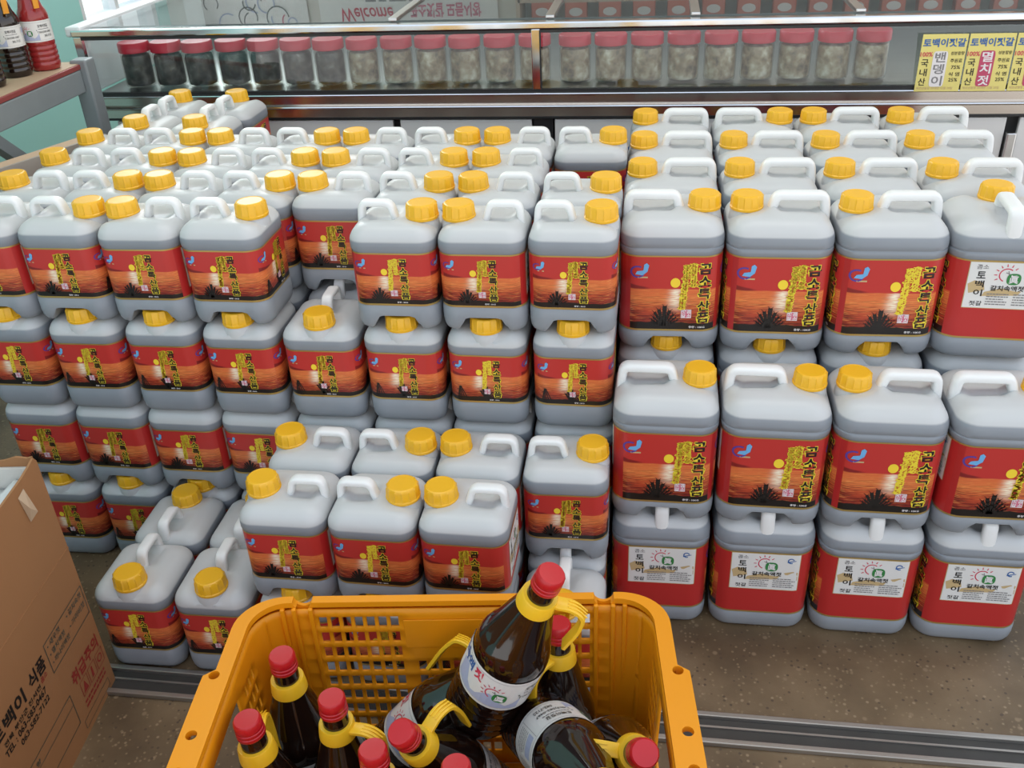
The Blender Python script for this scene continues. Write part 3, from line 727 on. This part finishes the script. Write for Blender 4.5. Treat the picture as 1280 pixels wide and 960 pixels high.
# ------------------------------------------------------------------ steel table with bottles at the left
Mt['tab_steel'] = mat('grey_painted_steel', (.26, .29, .30), .45, metal=.2, noise=.12, nscale=14)
Mt['tab_top'] = mat('red_brown_board', (.26, .05, .045), .5, noise=.1); Mt['kraft'] = mat('kraft_paper', (.52, .38, .25), .6, noise=.08, nscale=6)
tb = tag(empty('steel_table', (-1.80, .18, 0)), 'grey steel-legged table with a paper-covered top at upper left', 'table')
TX, TY, TH = .33, .50, .86
bevel(MB().box((0, 0, TH - .006), (2 * TX, 2 * TY, .012)).build('tabletop', Mt['tab_top'], tb), .002)
MB().box((0, 0, TH + .0008), (2 * TX - .01, 2 * TY - .01, .0015)).build('paper_cover', Mt['kraft'], tb)
for s_ in (-1, 1):
    bevel(MB().box((s_ * (TX - .014), 0, TH - .040), (.028, 2 * TY - .06, .055)).build('side_rail', Mt['tab_steel'], tb), .003)
    bevel(MB().box((0, s_ * (TY - .014), TH - .040), (2 * TX - .06, .028, .055)).build('end_rail', Mt['tab_steel'], tb), .003)
    for q in (-1, 1): bevel(MB().box((s_ * (TX - .006), q * (TY - .006), (TH + .01) / 2), (.045, .045, TH + .01)).build('leg', Mt['tab_steel'], tb), .005)
MB().bar((.30, .47, .45), (.30, .10, TH - .08), .028, .028).build('brace', Mt['tab_steel'], tb); MB().bar((-.30, .47, .45), (-.30, .10, TH - .08), .028, .028).build('brace', Mt['tab_steel'], tb)

# ------------------------------------------------------------------ bottles
Mt['soy'] = mat('dark_brown_bottle', (.011, .0045, .003), .10, coat=.5, spec=.6); Mt['soy_red'] = mat('red_liquid_bottle', (.30, .02, .02), .10, coat=.5, noise=.3, nscale=10)
Mt['bcap'] = mat('red_bottle_cap', (.50, .010, .016), .30, spec=.5); Mt['ring'] = mat('yellow_ring_plastic', (.86, .50, .02), .35); Mt['ring_o'] = mat('orange_ring_plastic', (.80, .33, .03), .35)
BR = .052
def bottle_proto():
    t = empty('sauce_bottle')
    prof = [(.006, .006), (.040, .0), (.047, .002), (.0505, .010), (.052, .018)]
    for z in (.030, .048, .066, .084): prof += [(BR, z - .006), (BR - .0022, z), (BR, z + .006)]
    prof += [(BR - .0006, .098), (BR - .0006, .172), (BR, .176), (.0510, .186), (.0482, .197), (.0455, .203), (.0440, .207), (.0430, .212), (.0242, .280), (.0215, .288), (.0175, .296), (.0170, .318), (.0150, .320)]
    m = MB(); N_ = 48; n0 = [i for i, q in enumerate(prof) if q[1] >= .2069 and q[1] <= .2801]
    # eight flat flutes on the neck cone
    md = lambda i, k: (1 - .055 * (1 - abs(((k % 6) - 3) / 3.0) ** 2)) if i in n0[1:] else 1.0
    m.lathe(prof, N_, 0, None, md); m.build('bottle_body', Mt['soy'], t, 28)
    MB().lathe([(.0178, .3165), (.0190, .318), (.0190, .3225), (.0180, .3235), (.0187, .3245), (.0187, .3285), (.0178, .3295), (.0183, .3305), (.0180, .342), (.0160, .3450), (.004, .3452)], 48, 0, None, lambda i, k: 1.0 + (.02 if (i in (7, 8) and k % 3 == 0) else 0)).build('screw_cap', Mt['bcap'], t, 40)
    r = MB(); r.lathe([(.0205, .276), (.0256, .277), (.0256, .279), (.0236, .297), (.0226, .299), (.0180, .2985)], 40); rg = r.build('neck_ring', Mt['ring'], t, 40)
    h = MB(); h.sweep(round_path([(.022, 0, .291), (.045, 0, .294), (.063, 0, .284), (.066, 0, .255), (.060, 0, .212)], .018, 5), .019, .0065, (0, 1, 0), 10, 0, 5)
    for yy in (-.005, 0, .005): h.sweep(round_path([(.038, yy, .2965), (.052, yy, .2955), (.066, yy, .286)], .012, 3), .0022, .002, (0, 1, 0), 6, 0, 3)
    h.build('carry_handle', Mt['ring'], rg, 50)
    p = Print(); z0, z1 = .100, .170; h_ = z1 - z0; cz = (z0 + z1) / 2
    Pm = 2 * PI * BR
    p.rect(-Pm / 2, -h_ / 2, Pm / 2, h_ / 2, 'paper', 0, 48); p.rect(-Pm / 2, h_ / 2 - .0055, Pm / 2, h_ / 2 - .005, 'grey_ink', 1, 48); p.rect(-Pm / 2, -h_ / 2 + .005, Pm / 2, -h_ / 2 + .0055, 'grey_ink', 1, 48)
    p.emblem(-.008, .001, .0165, 3); 
    vs = []; fs = []
    for i in range(13):
        x = -.075 + i * .009; y = -.012 + .010 * math.sin(i * 1.1) + (.014 if i < 3 else 0); vs += [(x, -h_ / 2 + .006), (x, y)]
    for i in range(12): fs.append((2 * i, 2 * i + 2, 2 * i + 3, 2 * i + 1))
    p.raw(vs, fs, 'lav_ink', 1)
    for i, ch in enumerate('갈치속액'): p.text(ch, -.105 + .0165 * i, .018, .0145, .019, 'blue_ink', 3, .03)
    p.text('젓', -.036, .018, .0145, .019, 'crimson_ink', 3, .03)
    p.text('토백이젓갈', .052, .017, .036, .010, 'black', 3, .015); p.disc(.028, .004, .0015, .0015, 'black', 3, 8)
    p.text('T.063)583-0467', .054, -.004, .050, .008, 'black', 3, .01); p.text('582-7122', .064, -.016, .028, .007, 'black', 3, .01); p.lines(.034, .006, .075, 1, .01, .002, 'grey_ink', 3, 4)
    p.rect(.094, -h_ / 2 + .007, .0945, h_ / 2 - .007, 'grey_ink', 2); p.rect(.098, .006, .128, .024, 'lav_ink', 2, 4); p.lines(.098, .0, .130, 5, .0055, .0016, 'grey_ink', 2, 6); p.lines(.134, .022, .158, 8, .0055, .0016, 'grey_ink', 2, 8)
    obj('bottle_label', print_mesh('bottle_label', p, lambda x, y, o: Vector(((BR + .0003 + o) * math.sin(x / BR), -(BR + .0003 + o) * math.cos(x / BR), cz + y))), t)
    return t
bp = bottle_proto(); nb = 0
def put_bottle(base, cap, hint, label, spin=0.0, group='sauce bottles in the yellow crate', length=None):
    """axis from base towards cap; hint = direction the carry handle points"""
    global nb
    b = bp if nb == 0 else copy_tree(bp); nb += 1
    base, cap = Vector(base), Vector(cap); z = (cap - base).normalized(); x = Vector(hint); x = (x - z * x.dot(z)).normalized(); y = z.cross(x)
    M = Matrix(((x.x, y.x, z.x, base.x), (x.y, y.y, z.y, base.y), (x.z, y.z, z.z, base.z), (0, 0, 0, 1))) @ Matrix.Rotation(0, 4, 'Z')
    b.matrix_world = M
    if spin:
        for ch in b.children:
            if ch.name.startswith('bottle_label'): ch.rotation_euler = (0, 0, R(spin))
    tag(b, label, 'bottle', group); return b
FZ = .014
put_bottle((-.262, -.715, .235), (-.142, -.770, .553), (1, .05, -.3), 'dark sauce bottle leaning up out of the crate, its white label facing out', 0)
put_bottle((-.520, -.750, FZ), (-.524, -.752, FZ + .345), (-.48, .88, 0), 'dark sauce bottle standing in the back left corner of the crate', -25)
put_bottle((-.428, -.822, FZ), (-.432, -.818, FZ + .345), (1, -.15, 0), 'dark sauce bottle with handle to the right, second from the crate left side')
put_bottle((-.505, -.868, FZ), (-.532, -.862, FZ + .344), (-.25, .9, 0), 'dark sauce bottle beside the left crate wall, front left of the group')
put_bottle((-.345, -.905, FZ), (-.357, -.890, FZ + .344), (-1, -.1, 0), 'dark sauce bottle at the bottom edge with handle to the left')
put_bottle((-.237, -.925, FZ), (-.250, -.901, FZ + .344), (1, -.1, 0), 'dark sauce bottle at the bottom edge with handle to the right')
put_bottle((-.247, -.735, .060), (-.325, -.868, .364), (.6, .9, .3), 'dark sauce bottle tilted left with its handle pointing up and back')
put_bottle((-.145, -.685, FZ + .004), (-.148, -.660, .350), (-.5, -.8, 0), 'dark sauce bottle standing behind the leaning bottle near the back wall')
put_bottle((-.432, -.714, .074), (-.215, -.689, .330), (-.5, .4, .7), 'dark sauce bottle lying across the crate under the leaning bottle', 150)
put_bottle((-.190, -.690, .200), (-.045, -.955, .370), (.4, .0, -1), 'dark sauce bottle lying towards the viewer at right, pale label ring on top', 190)
put_bottle((-.094, -.664, .090), (-.022, -.868, .365), (-.7, -.3, .5), 'dark sauce bottle lying along the right crate wall, red cap facing out', 120)
# on the table
for i, (x, y, lab, red) in enumerate(((-1.556, .415, 'dark sauce bottle at the left frame edge on the steel table', 0), (-1.560, .530, 'dark sauce bottle in the middle of three on the steel table', 0), (-1.527, .600, 'red-liquid bottle nearest the table corner on the steel table', 1))):
    b = put_bottle((x, y, TH + .0022), (x, y, TH + .347), (.8, -.6, 0), lab, 20 + 10 * i, 'sauce bottles on the steel table')
    b.scale = (.68, .68, .68)
    for ch in b.children_recursive:
        if ch.name.startswith('bottle_body') and red: ch.data = ch.data.copy(); ch.data.materials[0] = Mt['soy_red']
        if ch.name.startswith(('neck_ring', 'carry_handle')): ch.data = ch.data.copy(); ch.data.materials[0] = Mt['ring_o']

# ------------------------------------------------------------------ yellow crate
Mt['crate'] = mat('orange_yellow_crate_plastic', (.82, .295, .005), .42, spec=.35, noise=.05, nscale=4, bump=.08, bscale=30)
cr = tag(empty('plastic_crate', (-.283, -.8427, 0), R(6.4)), 'orange-yellow slotted plastic crate holding the sauce bottles', 'crate')
CW, CD, CR_, CH = .296, .220, .055, .356
def peri(hx, hy, r, face, t):
    half = (hx if face in (0, 2) else hy) - r; perp = hy if face in (0, 2) else hx; a = abs(t)
    if a <= half: x, y, nx, ny = a, -perp, 0, -1
    else: th = (a - half) / r; x, y, nx, ny = half + r * math.sin(th), -perp + r - r * math.cos(th), math.sin(th), -math.cos(th)
    if t < 0: x, nx = -x, -nx
    for _ in range(face): x, y, nx, ny = -y, x, -ny, nx
    return x, y, nx, ny
rows = [(.040 + .030 * k, .040 + .030 * k + .0215) for k in range(10)]
zs = sorted(set([.012] + [round(q, 5) for ab in rows for q in ab] + [.345]))
v = []; fc = []; keys = []
for face in range(4):
    long_ = face in (0, 2); hx, hy = CW, CD; half = (CW if long_ else CD) - CR_; T = half + PI * CR_ / 4
    cols = []
    if long_:
        for b0, n_ in ((-.2015, 7), (-.0597, 7), (.0822, 7)): cols += [(b0 + .0178 * k, b0 + .0178 * k + .0125, b0) for k in range(n_)]
    else:
        cols = [(-.150 + .016 * k, -.150 + .016 * k + .0095, 'e') for k in range(3)] + [(.109 + .016 * k, .109 + .016 * k + .0095, 'e') for k in range(3)] + [(-.085 + .0425 * k, -.085 + .0425 * (k + 1), 'm') for k in range(4)]
    ts = sorted(set([round(-T + (T - half) * k / 5, 5) for k in range(5)] + [round(-half, 5), round(half, 5)] + [round(half + (T - half) * k / 5, 5) for k in range(1, 6)] + [round(q, 5) for c in cols for q in c[:2]] + [0.0]))
    for i in range(len(ts) - 1):
        for j in range(len(zs) - 1):
            tm, zm = (ts[i] + ts[i + 1]) / 2, (zs[j] + zs[j + 1]) / 2; hole = False
            for c0, c1, kind in cols:
                if c0 < tm < c1:
                    r_ = any(a < zm < b for a, b in rows)
                    if kind == 'm': hole = .20 < zm < .315
                    elif kind == 'e': hole = r_ and zm < .30
                    elif kind == -.0597: hole = r_ and zm < .245
                    else: hole = r_
                    break
            if hole: continue
            q = []
            for t, z in ((ts[i], zs[j]), (ts[i + 1], zs[j]), (ts[i + 1], zs[j + 1]), (ts[i], zs[j + 1])):
                k = (face, t, z); kk = None
                x, y, nx, ny = peri(hx - .012 * (1 - z / .345), hy - .010 * (1 - z / .345), CR_, face, t)
                key = (round(x, 4), round(y, 4), round(z, 4)); q.append(key)
            keys.append(q)
idx = {}
for q in keys:
    for k in q:
        if k not in idx: idx[k] = len(v); v.append(Vector(k))
    fc.append(tuple(idx[k] for k in q))
cw = obj('crate_wall', mesh('crate_wall', v, fc, Mt['crate'], None, True), cr)
so = cw.modifiers.new('thickness', 'SOLIDIFY'); so.thickness = .005; so.offset = -1; so.use_even_offset = False
auto_smooth(cw.data, 40)
bevel(MB().box((0, 0, .008), (2 * CW - .03, 2 * CD - .03, .012)).build('crate_base', Mt['crate'], cr), .003)
# rim: ledge that is wide at the ends, with finger notches and round holes
rv = []; rf = []; ring = []
for face in range(4):
    half = (CW if face in (0, 2) else CD) - CR_; T = half + PI * CR_ / 4
    n_ = 24 if face in (0, 2) else 30
    tt = [-T + (T - half) * k / 6 for k in range(6)] + [-half + 2 * half * k / n_ for k in range(n_ + 1)] + [half + (T - half) * k / 6 for k in range(1, 6)]
    for t in tt: ring.append((face, t))
for face, t in ring:
    x, y, nx, ny = peri(CW, CD, CR_, face, t)
    off = .008 + (.015 * smooth01((.088 - abs(y)) / .012) + .008) * (nx * nx)
    for o_, z in ((-.006, .3615), (off, .3615), (off, .338), (off - .005, .338), (off - .005, .352), (-.006, .352)): rv.append(Vector((x + nx * o_, y + ny * o_, z)))
nR = len(ring)
for i in range(nR):
    j = (i + 1) % nR
    for k in range(6): k2 = (k + 1) % 6; rf.append((i * 6 + k, j * 6 + k, j * 6 + k2, i * 6 + k2))
rm = MB().add(rv, rf); rim = rm.build('crate_rim', Mt['crate'], cr)
cut = MB()
for sx in (-1, 1):
    for yy in (.078, -.020, -.075): cut.lathe([(.0075, .33), (.0075, .38)], 20, 0, Matrix.Translation((sx * (CW + .0155), yy, 0)))
    for sy in (-1, 1):
        xf = Matrix.Translation((sx * .222, sy * CD, .3625)) @ Matrix.Rotation(PI / 2, 4, 'X'); cut.lathe([(.0145, -.03), (.0145, .03)], 20, 0, xf)
co = cut.build('cutter', Mt['crate'], cr)
bo = rim.modifiers.new('holes', 'BOOLEAN'); bo.object = co; bo.operation = 'DIFFERENCE'; bo.solver = 'EXACT'
bpy.context.view_layer.update()
dg = bpy.context.evaluated_depsgraph_get(); me = bpy.data.meshes.new_from_object(rim.evaluated_get(dg)); rim.modifiers.clear(); rim.data = me; me.name = 'crate_rim'
bpy.data.objects.remove(co); auto_smooth(rim.data, 30)
for sy in (-1, 1):
    for sx in (-1, 1):
        for dx in (-.012, .013, .030):
            bevel(MB().box((sx * (.222 + dx), sy * (CD - .0085), .19), (.007, .007, .325)).build('wall_rib', Mt['crate'], cr), .002)
plate = bevel(MB().box((0, CD - .0075, .298), (.15, .002, .056)).build('blank_plate', Mt['crate'], cr), .0015)

# ------------------------------------------------------------------ cardboard box
Mt['cardb'] = mat('brown_cardboard', (.34, .160, .062), .75, noise=.08, nscale=5, bump=.15, bscale=25); Mt['cardb_in'] = mat('white_box_lining', (.62, .60, .55), .8, noise=.08)
Mt['foam'] = mat('crumpled_white_plastic', (.66, .67, .66), .45, bump=.9, bscale=45); Mt['teal_ink'] = mat('dark_teal_ink', (.05, .07, .055), .6); Mt['stamp'] = mat('red_stamp_ink', (.30, .03, .02), .6)
INK += ['teal_ink', 'stamp']; II = {k: i for i, k in enumerate(INK)}
ang = math.atan2(.021, .189)
bx = tag(empty('cardboard_box', (-.990, -.519, 0), ang), 'open brown cardboard box with dark printed lettering at lower left', 'box')
BL, BW, BH, th = .46, .34, .50, .004     # runs to -y and -x from the corner
pan = lambda nm, a, b, m='cardb': MB().box([(p_ + q_) / 2 for p_, q_ in zip(a, b)], [abs(q_ - p_) for p_, q_ in zip(a, b)]).build(nm, Mt[m], bx)
def torn_panel(name, pts_top, axis, at, thick, m):
    """upright panel with an uneven top edge"""
    b = MB(); n_ = len(pts_top); vs = []
    for o_ in (0, thick):
        for s_, z in pts_top: vs += [((at + o_, s_, 0) if axis == 'y' else (s_, at + o_, 0)), ((at + o_, s_, z) if axis == 'y' else (s_, at + o_, z))]
    k = 2 * n_; fs = []
    for i in range(n_ - 1):
        a = 2 * i; fs += [(a, a + 2, a + 3, a + 1), (k + a, k + a + 1, k + a + 3, k + a + 2), (a + 1, a + 3, k + a + 3, k + a + 1), (a, k + a, k + a + 2, a + 2)]
    fs += [(0, 1, k + 1, k), (k - 2, 2 * k - 2, 2 * k - 1, k - 1)]
    return b.add(vs, fs).build(name, Mt[m], bx)
torn_panel('side_panel', [(-BL, .492), (-.30, .495), (-.20, .490), (-.12, .494), (-.05, .497), (-.022, .501), (-.006, .505), (0, .496)], 'y', -th, th, 'cardb')
torn_panel('back_panel', [(-BW, .490), (-.2, .496), (-.1, .494), (-.05, .500), (-.03, .506), (-.012, .503), (-.0042, .505)], 'x', -th, th, 'cardb')
torn_panel('side_panel', [(-BL, .494), (0, .496)], 'y', -BW - th, th, 'cardb'); torn_panel('front_panel', [(-BW, .494), (-.0042, .494)], 'x', -BL - th, th, 'cardb')
pan('box_floor', (-BW, -BL, 0), (-th - .0002, -th - .0002, .005))
pan('inner_lining', (-BW + .004, -.0105, .30), (-.006, -.0045, .488), 'cardb_in')
fl = MB(); rn = random.Random(8); gx, gy = 14, 18; vs = []
for i in range(gx + 1):
    for j in range(gy + 1): vs.append((-.335 + .322 * i / gx, -.448 + .432 * j / gy, .445 + .022 * rn.random() + .012 * math.sin(i * 1.3) * math.cos(j * .9)))
fs = [(i * (gy + 1) + j, (i + 1) * (gy + 1) + j, (i + 1) * (gy + 1) + j + 1, i * (gy + 1) + j + 1) for i in range(gx) for j in range(gy)]
wr = fl.add(vs, fs).build('white_plastic_sheet', Mt['foam'], bx, 180)
s2 = wr.modifiers.new('thickness', 'SOLIDIFY'); s2.thickness = .003
tp = MB().add([(.0, -.075, .478), (.0, -.055, .482), (.0, -.05, .435), (.0, -.066, .425), (.010, -.070, .455), (.012, -.058, .440)], [(0, 3, 4), (0, 4, 1), (1, 4, 5), (4, 3, 5), (5, 3, 2), (1, 5, 2), (0, 1, 2, 3)]).build('torn_tape', Mt['kraft'], bx)
tp.location = (.0006, 0, 0)
p = Print()
def T2(txt, s0, s1, z0, z1, ink, off=.02): p.text(txt, -(s0 + s1) / 2, (z0 + z1) / 2, abs(s0 - s1), z1 - z0, ink, 1, off)
T2('토백이', .320, .224, .203, .231, 'black', .03); T2('식품', .205, .156, .203, .231, 'black', .03)
T2('전북 부안군 진서면', .300, .185, .186, .196, 'black'); T2('곰소', .180, .160, .190, .200, 'stamp')
T2('TEL : 063-583-0467', .305, .176, .170, .182, 'black'); T2('063-582-7122', .268, .176, .153, .164, 'black')
p.frame(-.146, .176, -.005, .238, .0016, 'teal_ink', 1)
for i, w_ in enumerate(('• 새우젓', '• 멸치액젓', '• 까나리액젓')): T2(w_, .138, .138 - .016 * len(w_) * .55, .221 - .017 * i, .232 - .017 * i, 'teal_ink', .01)
for i, w_ in enumerate(('• 갈치속젓', '• 가리비젓')): T2(w_, .068, .012, .219 - .022 * i, .231 - .022 * i, 'teal_ink', .01)
T2('취급주의', .111, .014, .104, .132, 'stamp', .03)
for i in range(3):
    x = -.098 + .031 * i; p.frame(x, .066, x + .027, .098, .0014, 'stamp', 1)
p.poly([(-.094, .070), (-.084, .092), (-.076, .070)], 'stamp', 1); p.stroke([(-.055, .071), (-.0535, .093)], .008, .004, 'stamp', 1); p.arc(-.0225, .083, .007, 0, 350, .003, 'stamp', 1); p.lines(-.1, .052, -.014, 2, .01, .005, 'stamp', 1, 3)
p.frame(-.290, .040, -.130, .108, .0014, 'teal_ink', 1); p.rect(-.290, .084, -.130, .0852, 'teal_ink', 1); p.text('수 량', -.262, .094, .03, .010, 'teal_ink', 1); p.frame(-.12, .012, -.02, .030, .001, 'teal_ink', 1)
obj('printing', print_mesh('printing', p, lambda x, y, o: Vector((.0004 + o, x, y))), bx)
MB().box((.0004, -BL / 2, .318), (.0012, BL, .0025)).build('fold_crease', Mt['cardb'], bx)

# cardboard sheet standing beside the stacks
Mt['grey_board'] = mat('pale_cardboard', (.40, .36, .31), .75, noise=.1, nscale=5)
cs = tag(empty('cardboard_sheet', (-1.402, .27, 0), -.378), 'pale cardboard sheet standing upright left of the jug block', 'cardboard')
MB().box((0, 0, .37), (.008, .40, .74)).build('sheet', Mt['grey_board'], cs); MB().box((-.012, 0, .737), (.026, .40, .006), 0, Matrix.Rotation(R(28), 3, 'Y')).build('folded_flap', Mt['kraft'], cs)
